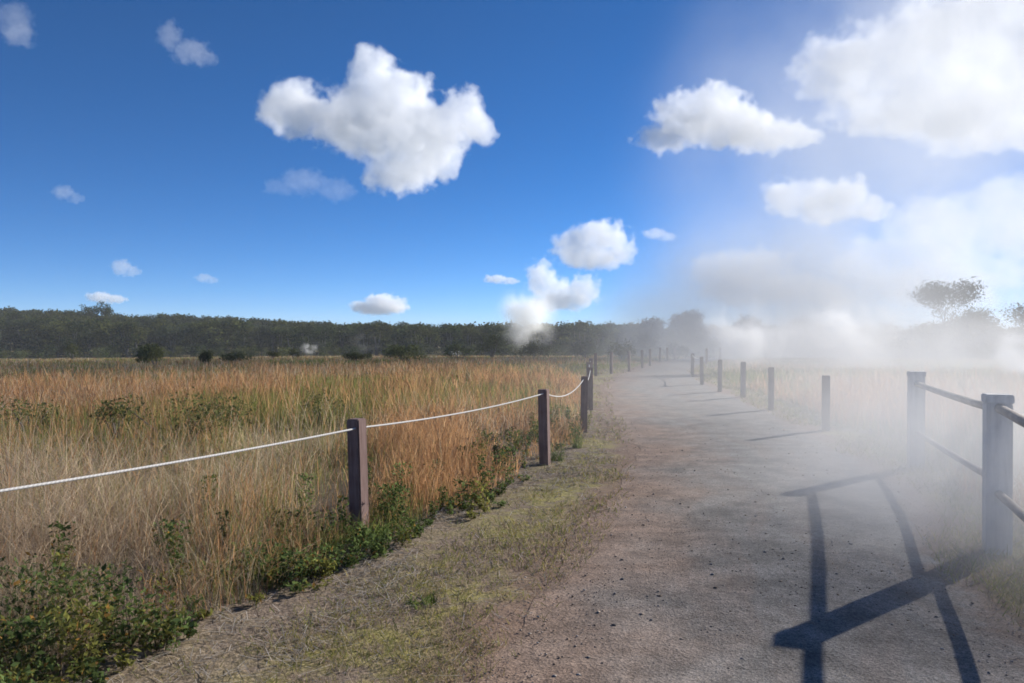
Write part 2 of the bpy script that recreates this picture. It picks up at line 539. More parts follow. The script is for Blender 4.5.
    tag(link('short_grass', me, leaf_mat('verge_grass_blade', 0.35)), 'short patchy green and yellowed grass along both edges of the path', 'grass', kind='stuff')

    # ---- dry litter: pale broken stems lying on the verge
    x, y, d = scatter(120000, 2.2, 26, -0.85, 0.25)
    fl = line_x(FENCE_LINE, y) - x; offl = line_x(LEFT_EDGE, y) - x
    n1 = fbm(x, y, scale=1.3, octv=3, seed=121)
    pz = sstep(-1.25, -0.45, fl) * (1 - sstep(0.2, 0.8, fl)) * (offl > 0.1) * sstep(0.34, 0.6, n1)
    keep = RNG.random(len(x)) < np.clip(0.7 * pz + 0.05 * (offl > -0.1) * (fl < 0.3), 0, 1)
    x, y, d = x[keep], y[keep], d[keep]
    N = len(x)
    ln = 0.02 + 0.19 * RNG.random(N) ** 1.8; a = RNG.uniform(0, 2 * math.pi, N)
    tilt = RNG.uniform(-0.06, 0.16, N)
    dx, dy = np.cos(a) * ln / 2, np.sin(a) * ln / 2
    w = np.maximum(0.0032, 0.0009 * d) * 0.5
    nx, ny = -np.sin(a) * w, np.cos(a) * w
    z0 = terrain(x, y) + RNG.uniform(0.004, 0.02, N); z1 = z0 + np.abs(tilt) * ln
    V = np.stack([np.stack([x - dx - nx, y - dy - ny, z0], 1), np.stack([x - dx + nx, y - dy + ny, z0], 1), np.stack([x + dx + nx, y + dy + ny, z1], 1), np.stack([x + dx - nx, y + dy - ny, z1], 1)], 1).reshape(-1, 3)
    q = np.arange(4 * N).reshape(-1, 4)
    c = np.repeat(np.array([(0.56, 0.49, 0.41)]) * RNG.uniform(0.35, 1.2, (N, 1)), 4, 0)
    me = np_mesh('dry_litter', V, q, c)
    tag(link('dry_litter', me, leaf_mat('litter_straw', 0.15)), 'pale dead stems littering the bare soil between rope fence and path', 'litter', kind='stuff')


def leaf_quads(c, nrm_bias, size, col, asp=0.5):
    """one kite-shaped leaf per centre c, random orientation with an upward bias"""
    N = len(c)
    n = RNG.normal(size=(N, 3)); n[:, 2] += nrm_bias
    n /= np.linalg.norm(n, axis=1, keepdims=True)
    t = np.cross(n, RNG.normal(size=(N, 3))); t /= np.linalg.norm(t, axis=1, keepdims=True) + 1e-9
    b = np.cross(n, t)
    s = size[:, None]
    droop = n * s * 0.12
    V = np.stack([c - t * s * 0.5 - droop, c - b * s * asp * 0.5 + t * s * 0.05, c + t * s * 0.5 - droop, c + b * s * asp * 0.5 + t * s * 0.05], 1).reshape(-1, 3)
    q = np.arange(4 * N).reshape(-1, 4)
    return V, q, np.repeat(col, 4, 0)


def build_undergrowth():
    P = []
    # clusters along the foot of the tall grass
    cl = []
    for k in range(230):
        y = 2.8 + 3.9 * random.random() ** 3.0
        fx = float(line_x(FENCE_LINE, y))
        depth = random.random() ** 1.1 * (1.45 if y < 5.1 else 0.8)
        if vnoise(np.array([[y * 2.1, depth * 2.2, 0.3]]), 9)[0] < (0.30 if y < 4.8 else 0.52): continue
        x = fx - 0.0 - depth + 0.22
        cl.append((x, y, random.uniform(0.10, 0.70) * (1.05 - 0.19 * (y - 2.6)) * (0.55 + 0.45 * min(1, depth / 0.5)), random.uniform(0.10, 0.22)))
    for k in range(90):
        y = random.uniform(6.2, 16); fx = float(line_x(FENCE_LINE, y))
        cl.append((fx + random.uniform(-0.9, 0.05), y, random.uniform(0.06, 0.42), random.uniform(0.04, 0.12)))
    for k in range(48):
        y = random.uniform(3.0, 9.5); x = float(line_x(FENCE_LINE, y)) + random.uniform(-0.25, 0.30)
        cl.append((x, y, random.uniform(0.04, 0.13), random.uniform(0.04, 0.09)))
    for k in range(16):
        y = random.uniform(3.6, 9); x = float(line_x(FENCE_LINE, y)) - random.uniform(0.5, 2.2)
        cl.append((x, y, random.uniform(0.25, 0.5), random.uniform(0.04, 0.09)))
    for (x, y, h, r) in cl:
        n = int(40 + 420 * r * h / 0.06 * 0.5)
        n = min(n, 420)
        u = RNG.random(n)
        rr = r * np.sqrt(RNG.random(n)) * (0.55 + 0.6 * u)
        a = RNG.uniform(0, 6.28, n)
        z0 = float(terrain(np.array([x]), np.array([y]))[0])
        c = np.stack([x + rr * np.cos(a), y + rr * np.sin(a), z0 + 0.015 + h * u ** 0.75], 1)
        tone = RNG.uniform(0.75, 1.3)
        yel = random.random() < 0.2
        base = np.array((0.098, 0.135, 0.048)) if not yel else np.array((0.19, 0.19, 0.055))
        col = base * tone * RNG.uniform(0.65, 1.45, (n, 1))
        col[RNG.random(n) < 0.04] = (0.30, 0.17, 0.05)
        P.append(leaf_quads(c, 0.9, RNG.uniform(0.018, 0.055, n), col, 0.46))
        ns = 6 + int(r * 40)
        a = RNG.uniform(0, 6.28, ns)
        P.append(blades(x + 0 * a, y + 0 * a, z0 + 0 * a, h * RNG.uniform(0.7, 1.1, ns), np.full(ns, 0.006), a, RNG.uniform(0.05, r / h * 1.1, ns), RNG.uniform(0, 0.3, ns), np.tile((0.09, 0.08, 0.04), (ns, 1)), 2))
    V, Q, C = merge(P)
    me = np_mesh('undergrowth', V, Q, C)
    tag(link('undergrowth', me, leaf_mat('weed_leaf', 0.5)), 'low leafy green weeds crowding the foot of the dry grass beside the rope fence', 'undergrowth', kind='stuff')


# ================================================================== FENCES
def box_bm(bm, w, d, h, z0=0.0, cx=0.0, cy=0.0, bev=0.006):
    r = bmesh.ops.create_cube(bm, size=1)
    bmesh.ops.scale(bm, vec=(w, d, h), verts=r['verts'])
    bmesh.ops.translate(bm, vec=(cx, cy, z0 + h / 2), verts=r['verts'])
    if bev:
        es = list({e for v in r['verts'] for e in v.link_edges})
        bmesh.ops.bevel(bm, geom=es, offset=bev, segments=2, affect='EDGES')


def tube(pts, rad, seg=8, cap=True):
    bm = bmesh.new()
    rings = []
    up = Vector((0, 0, 1))
    for i, p in enumerate(pts):
        p = Vector(p)
        t = (Vector(pts[min(i + 1, len(pts) - 1)]) - Vector(pts[max(i - 1, 0)])).normalized()
        s = t.cross(up)
        if s.length < 1e-4: s = Vector((1, 0, 0))
        s.normalize(); b = s.cross(t)
        r = rad[i] if isinstance(rad, (list, tuple)) else rad
        rings.append([bm.verts.new(p + (s * math.cos(2 * math.pi * k / seg) + b * math.sin(2 * math.pi * k / seg)) * r) for k in range(seg)])
    for a, b in zip(rings, rings[1:]):
        for k in range(seg):
            f = bm.faces.new((a[k], a[(k + 1) % seg], b[(k + 1) % seg], b[k])); f.smooth = True
    if cap:
        bm.faces.new(list(reversed(rings[0]))); bm.faces.new(rings[-1])
    bmesh.ops.recalc_face_normals(bm, faces=bm.faces)
    return bm


def bm_mesh(bm, name):
    me = D.meshes.new(name); bm.to_mesh(me); bm.free(); return me


LEFT_POSTS = [(-3.04, 3.0), (-1.30, 6.80), (0.44, 10.57), (1.28, 14.2), (1.82, 18.5), (2.16, 22.3), (2.56, 26.0),
              (3.65, 34.7), (4.60, 36.9), (5.78, 39.2), (7.1, 43.4), (8.15, 47.0), (10.4, 56.0), (11.5, 59.0), (13.5, 66.0)]
RIGHT_POSTS = [(5.72, 14.5), (6.02, 18.5), (6.50, 22.4), (6.42, 24.6), (6.78, 28.4), (7.70, 34.0), (12.6, 51.5), (16.2, 62.0)]
LEFT_LABELS = [None,
               'reddish brown square post with its foot in green weeds, holding the long white rope',
               'brown rope fence post at the edge of bare verge, its foot among rusty grass',
               'slim brown rope fence post just beyond the short sagging rope span',
               'shaded brown post at the path edge, first of a tight overlapping trio',
               'brown post half hidden in the middle of the overlapping trio at the path edge',
               'brown post showing only its top above the overlapping trio at the path edge',
               'hazy grey post standing alone where the path starts to bend',
               'small hazy post one place past the lone post at the bend',
               'small hazy post in front of pinkish grass at the bend of the path',
               'thin hazy post with pale grass on both sides on the bend',
               'thin hazy post, fifth along the bend after the lone one',
               'faint post dissolving into steam at the far curve of the path',
               'faint post beside a twin at the far curve of the path',
               'last faint post of the rope fence before steam swallows it']
RIGHT_LABELS = ['dark thick post on the steamy grass verge closest to the grey rail fence',
                'dark post second from the grey rail fence along the steamy path side',
                'dark slender post third from the grey rail fence along the steamy path side',
                'slender post beside the steam bank with a close neighbour farther along',
                'short hazy post with a thin rope sloping up to its neighbour',
                'tall hazy post where the sloping thin rope ends beside the path',
                'faint hazy post beyond the sloping thin rope, and the last before the posts vanish',
                'faint distant post deep in the steam at the end of the path']


def build_fences():
    wood = wood_mat('brown_lumber', (0.125, 0.072, 0.062), (0.225, 0.148, 0.132), (40, 40, 3))
    bm = bmesh.new()
    box_bm(bm, 0.125, 0.125, 1.25, -0.25, bev=0.010)
    for v in bm.verts:
        v.co.x += 0.003 * math.sin(v.co.z * 4); v.co.y += 0.002 * math.cos(v.co.z * 5)
    pm = bm_mesh(bm, 'rope_post')
    pm.materials.append(wood)
    hole_mat = NT('rope_hole'); hole_mat.bsdf((0.02, 0.015, 0.013), 0.9); hole_mat = hole_mat.m

    def post(x, y, h, rz, label, group, sc=1.0):
        o = D.objects.new('rope_post', pm); COL.objects.link(o)
        o.location = (x, y, float(terrain(np.array([x]), np.array([y]))[0]))
        o.rotation_euler = (R(random.uniform(-1.2, 1.2)), R(random.uniform(-1.2, 1.2)), rz)
        o.scale = (sc, sc, h)
        tag(o, label, 'post', group)
        return o
    for i, (x, y) in enumerate(LEFT_POSTS):
        if i == 0:
            continue
        a, b = LEFT_POSTS[max(i - 1, 0)], LEFT_POSTS[min(i + 1, len(LEFT_POSTS) - 1)]
        rz = -math.atan2(b[0] - a[0], b[1] - a[1])
        p = post(x, y, 1.0, rz + R(random.uniform(-4, 4)), LEFT_LABELS[i], 'posts of the white rope fence')
        if i == 1: p.rotation_euler = (R(0.4), R(-1.6), rz)
    post(-3.04, 3.0, 1.0, R(-24), 'brown rope fence post outside the photo, where the white rope begins', 'posts of the white rope fence')
    for i, (x, y) in enumerate(RIGHT_POSTS):
        post(x, y, 1.0, R(random.uniform(-20, 5)), RIGHT_LABELS[i], 'posts along the steamy side of the path', 1.08 if i == 0 else 1.0)

    # the white rope, one length threaded through the posts
    rope = NT('white_rope')
    tc = rope.n('ShaderNodeTexCoord')
    wv = rope.n('ShaderNodeTexWave'); wv.inputs['Scale'].default_value = 30; wv.inputs['Distortion'].default_value = 1.5
    rope.l(tc.outputs['Object'], wv.inputs['Vector'])
    rope.bsdf(rope.mix(wv.outputs['Fac'], (0.44, 0.42, 0.40), (0.60, 0.585, 0.56)), 0.85)
    pts = []
    zs = [0.95, 0.925, 0.955, 0.95, 0.93, 0.93, 0.93]
    sag = [0.025, 0.045, 0.15, 0.14, 0.13, 0.13]
    P = LEFT_POSTS[:7]
    for i in range(len(P) - 1):
        (x0, y0), (x1, y1) = P[i], P[i + 1]
        for k in range(24 + (i == len(P) - 2)):
            t = k / 24
            x, y = x0 + (x1 - x0) * t, y0 + (y1 - y0) * t
            pts.append((x, y, zs[i] + (zs[i + 1] - zs[i]) * t - sag[i] * 4 * t * (1 - t)))
    o = link('rope', bm_mesh(tube(pts, 0.0082, 8), 'rope'), rope.m)
    tag(o, 'taut white rope strung through the row of brown posts beside the dry grass', 'rope')
    pts = []
    for k in range(13):
        t = k / 12
        pts.append((7.70 + (6.78 - 7.70) * t, 34.0 + (28.4 - 34.0) * t, 0.92 - 0.05 * t - 0.16 * 4 * t * (1 - t) * 0.5))
    o = link('rope', bm_mesh(tube(pts, 0.016, 6), 'rope_far'), rope.m)
    tag(o, 'thin rope slanting between two hazy posts beside the steam', 'rope')

    # grey post-and-rail fence
    grey = wood_mat('weathered_grey_wood', (0.34, 0.34, 0.35), (0.54, 0.535, 0.53), (25, 25, 2.2))
    pole = wood_mat('weathered_round_rail', (0.20, 0.17, 0.15), (0.40, 0.34, 0.29), (3, 3, 40))
    posts = [(2.25, 2.6, -24), (3.83, 6.28, -20), (5.28, 10.4, -14)]
    root = empty('rail_fence', (3.83, 6.28, 0))
    tag(root, 'weathered grey fence with square capped posts and two round rails beside the path', 'fence')
    off = Vector((3.83, 6.28, 0))
    for (x, y, rz) in posts:
        bm = bmesh.new(); box_bm(bm, 0.178, 0.178, 1.43, -0.25, bev=0.008)
        po = link('post', bm_mesh(bm, 'rail_post'), grey, root, Vector((x, y, 0)) - off)
        po.rotation_euler = (0, 0, R(rz))
        bm = bmesh.new(); box_bm(bm, 0.194, 0.194, 0.07, 1.18, bev=0.008)
        link('cap', bm_mesh(bm, 'post_cap'), grey, po)
    levels = [((1.12, 0.60), (1.145, 0.475)), ((1.125, 0.565), (1.09, 0.46))]
    for s in range(2):
        (x0, y0, _), (x1, y1, _) = posts[s], posts[s + 1]
        for k in range(2):
            z0, z1 = levels[s][0][k], levels[s][1][k]
            pts = []
            for j in range(15):
                t = -0.012 + 1.024 * j / 14
                bow = math.sin(math.pi * t)
                pts.append((x0 + (x1 - x0) * t - off.x + (0.025 if k == 0 else 0.035) * bow, y0 + (y1 - y0) * t - off.y, z0 + (z1 - z0) * t - (0.03 if k else 0.015) * bow + random.uniform(-.002, .002)))
            link('rail', bm_mesh(tube(pts, 0.035 if k == 0 else 0.031, 12), 'rail'), pole, root)


# ================================================================== SHRUBS, TREES, FOREST
def at(px, dist, z=None):
    """point on the terrain at a bearing given by a photo column"""
    k = (px - 512.0) / FPX
    y = dist / math.hypot(1, k); x = k * y
    zz = float(terrain(np.array([x]), np.array([y]))[0]) if z is None else z
    return x, y, zz


def crown_pts(n, lobes):
    """points spread through a set of ellipsoid lobes (cx,cy,cz,rx,ry,rz), denser near their skins"""
    vol = np.array([l[3] * l[4] * l[5] for l in lobes]) ** 0.7
    idx = RNG.choice(len(lobes), n, p=vol / vol.sum())
    L = np.array(lobes)[idx]
    v = RNG.normal(size=(n, 3)); v /= np.linalg.norm(v, axis=1, keepdims=True)
    r = RNG.random(n) ** 0.42
    wob = 0.75 + 0.5 * vnoise(v * 2.3 + idx[:, None] * 7.1, 5)
    return L[:, :3] + v * (r * wob)[:, None] * L[:, 3:], idx


FOL = {'dark': (0.052, 0.068, 0.025), 'olive': (0.092, 0.100, 0.036), 'sage': (0.10, 0.115, 0.055), 'grey': (0.060, 0.072, 0.045), 'field': (0.155, 0.165, 0.065)}


def shrub(px, dist, w, h, tone, label, leaf=0.07, n=900, group='bushes dotted over the field'):
    x, y, z = at(px, dist)
    o = empty('shrub', (x, y, z)); tag(o, label, 'shrub', group)
    lobes = []
    for k in range(5 + int(w * 1.5)):
        a = random.uniform(0, 6.28); rr = w * 0.5 * random.random() ** 0.7 * 0.7
        hh = h * random.uniform(0.35, 0.78) * (1 - 0.4 * rr / (w * 0.5))
        lobes.append((rr * math.cos(a), rr * math.sin(a), hh, w * random.uniform(0.14, 0.26), w * random.uniform(0.14, 0.26), h * random.uniform(0.2, 0.34)))
    c, idx = crown_pts(n, lobes)
    c[:, 2] = np.abs(c[:, 2])
    lt = np.array([random.uniform(0.7, 1.35) for _ in lobes])[idx][:, None]
    col = np.array(FOL[tone]) * lt * RNG.uniform(0.7, 1.35, (n, 1))
    V, q, C = leaf_quads(c, 0.5, RNG.uniform(0.7, 1.4, n) * leaf, col, 0.45)
    link('foliage', np_mesh('shrub_foliage', V, q, C), M['leaf'], o)
    bm = bmesh.new()
    for l in lobes[:6]:
        b2 = tube([(l[0] * 0.1, l[1] * 0.1, -0.1), (l[0] * 0.5, l[1] * 0.5, l[2] * 0.45), (l[0], l[1], l[2])], [0.018 * h + .006, 0.012 * h + .004, 0.005], 5)
        me = bm_mesh(b2, 't'); bm.from_mesh(me); D.meshes.remove(me)
    link('stem', bm_mesh(bm, 'shrub_stem'), M['bark'], o)
    return o


def branch_tree(rnd, h, spread, lift=0.35, levels=3):
    """skeleton of a branching tree: list of polylines with radii, and tip points"""
    lines, tips = [], []

    def grow(p, d, ln, r, lv):
        pts, rs = [p.copy()], [r]
        n = 4
        for k in range(n):
            d = (d + Vector((rnd.uniform(-.22, .22), rnd.uniform(-.22, .22), rnd.uniform(-.05, .15)))).normalized()
            p = p + d * ln / n
            pts.append(p.copy()); rs.append(r * (1 - 0.45 * (k + 1) / n))
        lines.append((pts, rs))
        if lv == 0:
            tips.append(p.copy()); return
        nb = rnd.randint(2, 3) + (lv == levels)
        for k in range(nb):
            a = rnd.uniform(0, 6.28)
            side = Vector((math.cos(a), math.sin(a), 0)) * spread
            nd = (d * 0.75 + side + Vector((0, 0, lift * rnd.uniform(0.1, 1)))).normalized()
            grow(p.copy() if rnd.random() < .6 else pts[-2].copy(), nd, ln * rnd.uniform(0.6, 0.85), rs[-1] * 0.72, lv - 1)
    grow(Vector((0, 0, -0.3)), Vector((rnd.uniform(-.08, .08), rnd.uniform(-.08, .08), 1)), h * 0.34, h * 0.024, levels)
    return lines, tips


def tree(px, dist, h, label, tone='dark', cat='tree', seed=1, spread=0.75, leaf=0.22, per_tip=60, tipr=0.09, group=None, name='tree', lift=0.35, levels=3):
    rnd = random.Random(seed)
    x, y, z = at(px, dist)
    o = empty(name, (x, y, z)); tag(o, label, cat, group)
    lines, tips = branch_tree(rnd, h, spread, lift, levels)
    top = max(t.z for t in tips)
    s = h * 0.93 / top
    bm = bmesh.new()
    for pts, rs in lines:
        b2 = tube([p * s for p in pts], rs, 6)
        me = bm_mesh(b2, 't'); bm.from_mesh(me); D.meshes.remove(me)
    link('trunk', bm_mesh(bm, 'tree_trunk'), M['bark'], o)
    lobes = []
    mids = [pts[-2 if rnd.random() < .5 else 2] for pts, rs in lines[1:] if rnd.random() < 0.8]
    tips = tips + [m + Vector((rnd.uniform(-.04, .04) * h, rnd.uniform(-.04, .04) * h, 0)) for m in mids]
    for t in tips:
        r = h * tipr * rnd.uniform(0.7, 1.5)
        lobes.append((t.x * s, t.y * s, t.z * s - 0.4 * r, r * 1.3, r * 1.3, r * 1.0))
    n = per_tip * len(tips)
    c, idx = crown_pts(n, lobes)
    lt = np.array([rnd.uniform(0.7, 1.4) for _ in lobes])[idx][:, None]
    col = np.array(FOL[tone]) * lt * RNG.uniform(0.7, 1.35, (n, 1))
    V, q, C = leaf_quads(c, 0.4, RNG.uniform(0.6, 1.4, n) * leaf, col, 0.55)
    link('crown', np_mesh('tree_crown', V, q, C), M['leaf'], o)
    return o


M = {}


def build_vegetation():
    M['leaf'] = leaf_mat('foliage_leaf', 0.3)
    t = NT('bark')
    n = t.noise(3, 5, 0.6)
    t.bsdf(t.mix(n, (0.09, 0.08, 0.07), (0.22, 0.20, 0.18)), 0.9, t.bump(n, 0.5, 0.02))
    M['bark'] = t.m
    # ---- bushes standing in the grass field
    S = [(180, 13.5, 2.1, 0.98, 'field', 'broad low green bush rising out of the rusty grass behind the long rope', 0.06, 1500),
         (117, 15.0, 0.8, 0.98, 'field', 'small green bush in the dry grass beside the broad low bush', 0.06, 550),
         (30, 16.5, 1.3, 0.85, 'field', 'faint olive bush among pale straw at the edge of the photo', 0.06, 600),
         (322, 15.5, 0.8, 0.85, 'field', 'small tufted green bush in the orange grass above the thick brown post', 0.05, 450),
         (156, 50, 2.2, 1.5, 'field', 'ragged olive bush standing alone in the far field before the forest', 0.14, 1500),
         (204, 54, 1.7, 0.9, 'olive', 'small olive bush in the far field next to the ragged bush', 0.14, 900),
         (238, 54, 3.6, 0.9, 'sage', 'wide thin pale green bush in the far field', 0.14, 900),
         (272, 74, 1.6, 0.8, 'olive', 'tiny flat bush in the far field beneath the forest edge', 0.14, 400),
         (294, 76, 1.2, 1.1, 'olive', 'tiny upright bush in the far field below the small field steam', 0.14, 400),
         (356, 58, 2.4, 0.9, 'olive', 'compact low bush in the middle of the far field', 0.14, 1000),
         (407, 54, 3.8, 1.4, 'field', 'large spreading olive bush in the far field', 0.15, 1700),
         (458, 66, 3.2, 1.5, 'field', 'olive bush in the far field near the tall steam plume', 0.15, 1000),
         (492, 78, 3.6, 2.6, 'olive', 'leafy bush at the foot of the tall steam plume', 0.17, 1300),
         (535, 74, 4.2, 2.0, 'olive', 'yellowish bush hiding the base of the tall steam plume', 0.17, 1300),
         (585, 70, 3.4, 2.0, 'sage', 'hazy green bush beyond the bend of the path', 0.17, 1100),
         (622, 60, 2.6, 1.8, 'olive', 'hazy yellow green bush behind the curving row of small posts', 0.15, 1000),
         (645, 78, 4.6, 2.8, 'grey', 'grey bush fading into the steam above the curving posts', 0.18, 1200),
         (676, 74, 3.0, 1.8, 'dark', 'dark bush where the path disappears into steam', 0.17, 1000),
         (72, 92, 2.0, 2.0, 'olive', 'small olive bush at the forest edge of the far field', 0.16, 500),
         (148, 96, 2.2, 1.6, 'sage', 'pale green bush at the forest edge behind the ragged bush', 0.16, 500)]
    for s in S: shrub(*s)
    # ---- trees that stand clear of the wood
    tree(938, 112, 10.6, 'tall tree with spreading open crown, pale in the steam above the rail fence', 'grey', seed=5, spread=0.95, leaf=0.28, per_tip=42, tipr=0.085, levels=4, lift=0.45)
    tree(985, 116, 7.0, 'flat rounded tree in steam beside the tall open crowned tree', 'dark', seed=9, spread=0.8, leaf=0.3, per_tip=70, tipr=0.12, lift=0.5)
    tree(1030, 104, 7.4, 'dark tree at the photo edge rising out of the steam', 'dark', seed=12, spread=0.7, leaf=0.3, per_tip=80, tipr=0.13, lift=0.5)
    tree(690, 118, 7.0, 'bushy tree fading into the steam above the end of the path', 'grey', seed=15, spread=0.7, leaf=0.3, per_tip=80, tipr=0.13, lift=0.55)
    tree(742, 118, 6.0, 'low tree behind the thick steam bank', 'dark', seed=19, spread=0.7, leaf=0.3, per_tip=80, tipr=0.13, lift=0.5)
    tree(796, 116, 6.0, 'low dark tree behind the steam between the small cumulus and the tall tree', 'dark', seed=23, spread=0.7, leaf=0.3, per_tip=80, tipr=0.13, lift=0.5)
    tree(640, 118, 6.0, 'bushy tree where the far forest meets the steam', 'grey', seed=27, spread=0.7, leaf=0.3, per_tip=80, tipr=0.13, lift=0.5)
    tree(106, 214, 10.5, 'flat topped tree poking above the forest skyline', 'dark', seed=31, spread=0.75, leaf=0.3, per_tip=60, tipr=0.06, lift=0.5)
    # ---- the far forest: one dense wood
    pool = []
    for v in range(7):
        rnd = random.Random(100 + v)
        hh = 1.0
        parts = []
        # pale thin trunk with two forks
        for f in range(rnd.randint(1, 3)):
            a = rnd.uniform(0, 6.28); k = rnd.uniform(0.03, 0.13)
            pts = [Vector((0.02 * f, 0, -0.04)), Vector((math.cos(a) * k * 0.4, math.sin(a) * k * 0.4, 0.3)), Vector((math.cos(a) * k, math.sin(a) * k, 0.72))]
            bm = tube(pts, [0.018, 0.013, 0.005], 4, cap=False)
            bm.verts.ensure_lookup_table()
            Vv = np.array([v_.co[:] for v_ in bm.verts]); Qq = np.array([[v_.index for v_ in f_.verts] for f_ in bm.faces])
            bm.verts.index_update()
            Qq = np.array([[v_.index for v_ in f_.verts] for f_ in bm.faces])
            bm.free()
            parts.append((Vv, Qq, np.tile((0.24, 0.22, 0.20), (len(Vv), 1))))
        lobes = []
        for k in range(rnd.randint(9, 13)):
            a = rnd.uniform(0, 6.28); rr = 0.30 * rnd.random() ** 0.6
            hz = rnd.uniform(0.12, 0.90)
            rr *= (1.15 - abs(hz - 0.6))
            s = rnd.uniform(0.10, 0.19)
            lobes.append((rr * math.cos(a), rr * math.sin(a), hz, s * 1.2, s * 1.2, s * 0.8))
        n = 620
        c, idx = crown_pts(n, lobes)
        lt = np.array([rnd.uniform(0.65, 1.45) for _ in lobes])[idx][:, None]
        parts.append(leaf_quads(c, 0.4, RNG.uniform(0.6, 1.4, n) * 0.062, lt * RNG.uniform(0.7, 1.3, (n, 1)) * np.ones((1, 3)), 0.65))
        pool.append((parts, merge(parts)))
    out = []
    spots = []
    for k in range(1500):
        az = random.uniform(-0.76, 0.80)
        if az < 0.16:
            d = 160 + 105 * random.random() ** 0.85
        else:
            d = 118 + 95 * random.random()
        spots.append((az, d))
    for az, d in spots:
        x, y = d * math.sin(az), d * math.cos(az)
        z = float(terrain(np.array([x]), np.array([y]))[0])
        hgt = random.uniform(6.0, 7.7) if az < 0.16 else random.uniform(3.8, 5.8)
        wide = random.uniform(1.0, 1.5)
        (parts, (V, q, c)) = random.choice(pool)
        a = random.uniform(0, 6.28)
        Vr = np.stack([(V[:, 0] * math.cos(a) - V[:, 1] * math.sin(a)) * hgt * wide + x, (V[:, 0] * math.sin(a) + V[:, 1] * math.cos(a)) * hgt * wide + y, V[:, 2] * hgt + z], 1)
        tone = np.array(FOL[random.choice(['dark', 'dark', 'grey', 'olive', 'olive'])]) * random.uniform(0.75, 1.25)
        ntr = sum(len(p[0]) for p in parts[:-1])
        cc = c.copy(); cc[ntr:] *= tone
        out.append((Vr, q, cc))
    # low scrub along the forest's front edge
    for k in range(460):
        az = random.uniform(-0.76, 0.8)
        d = random.uniform(140, 172) if az < 0.16 else random.uniform(96, 120)
        x, y = d * math.sin(az), d * math.cos(az)
        z = float(terrain(np.array([x]), np.array([y]))[0])
        hgt = random.uniform(1.2, 3.0)
        (parts, (V, q, c)) = random.choice(pool)
        V2, q2, c2 = parts[-1]
        sel = slice(0, 320 * 4)
        V2 = V2[sel]; q2 = q2[:320]; c2 = c2[sel]
        tone = np.array(FOL[random.choice(['olive', 'sage', 'grey', 'dark'])]) * random.uniform(0.8, 1.3)
        out.append((np.stack([V2[:, 0] * hgt * 1.6 + x, V2[:, 1] * hgt * 1.6 + y, (V2[:, 2] - 0.28) * 1.3 * hgt + z], 1), q2, c2 * tone))
    V, Q, C = merge(out)
    tag(link('forest', np_mesh('forest', V, Q, C), M['leaf']), 'dense dark green forest filling the skyline beyond the grass field', 'forest', kind='stuff')

    # ---- single green plants at the foot of the rope posts
    def tuft(x, y, n, h, lean, label, wide=0.011):
        a = RNG.uniform(0, 6.28, n); r = 0.10 * np.sqrt(RNG.random(n)) * (n / 60) ** 0.5
        px, py = x + r * np.cos(a), y + r * np.sin(a)
        col = np.array([(0.14, 0.19, 0.055)]) * RNG.uniform(0.65, 1.35, (n, 1))
        z = terrain(px, py)
        V, q, C = blades(px - x, py - y, z * 0, h * RNG.uniform(0.45, 1.1, n), np.full(n, wide) * RNG.uniform(0.6, 1.2, n), a + RNG.uniform(-.5, .5, n), RNG.uniform(0.05, lean, n), RNG.uniform(0.1, 1.0, n), col, 4, tipw=0.08)
        o = link('grass_tuft', np_mesh('grass_tuft', V, q, C), M['tuft'], None, (x, y, float(terrain(np.array([x]), np.array([y]))[0])))
        tag(o, label, 'plant', 'broad bladed grass tufts by the rope posts')
    M['tuft'] = leaf_mat('green_blade', 0.4)
    tuft(-1.12, 6.45, 90, 0.30, 0.7, 'bright green grass tuft hiding the foot of the thick brown post')
    tuft(-1.42, 6.25, 60, 0.24, 0.8, 'green grass tuft on the shaded side of the thick brown post')
    tuft(-0.86, 6.75, 50, 0.22, 0.8, 'green grass tuft on the bare soil side of the thick brown post')
    tuft(0.62, 10.9, 60, 0.34, 0.6, 'yellow green grass tuft behind the second rope post')
    tuft(1.05, 13.6, 60, 0.36, 0.6, 'green grass tuft in front of the slim rope post')
    tuft(1.0, 12.2, 50, 0.3, 0.7, 'yellowish grass tuft midway between two rope posts')
    tuft(-0.58, 5.05, 60, 0.07, 1.2, 'small yellowed grass clump on the bare verge')


# ================================================================== AIR: HAZE, STEAM, CLOUDS
def ico(sub=3):
    bm = bmesh.new(); bmesh.ops.create_icosphere(bm, subdivisions=sub, radius=1.0)
    me = bm_mesh(bm, 'hull')
    for p in me.polygons: p.use_smooth = False
    return me


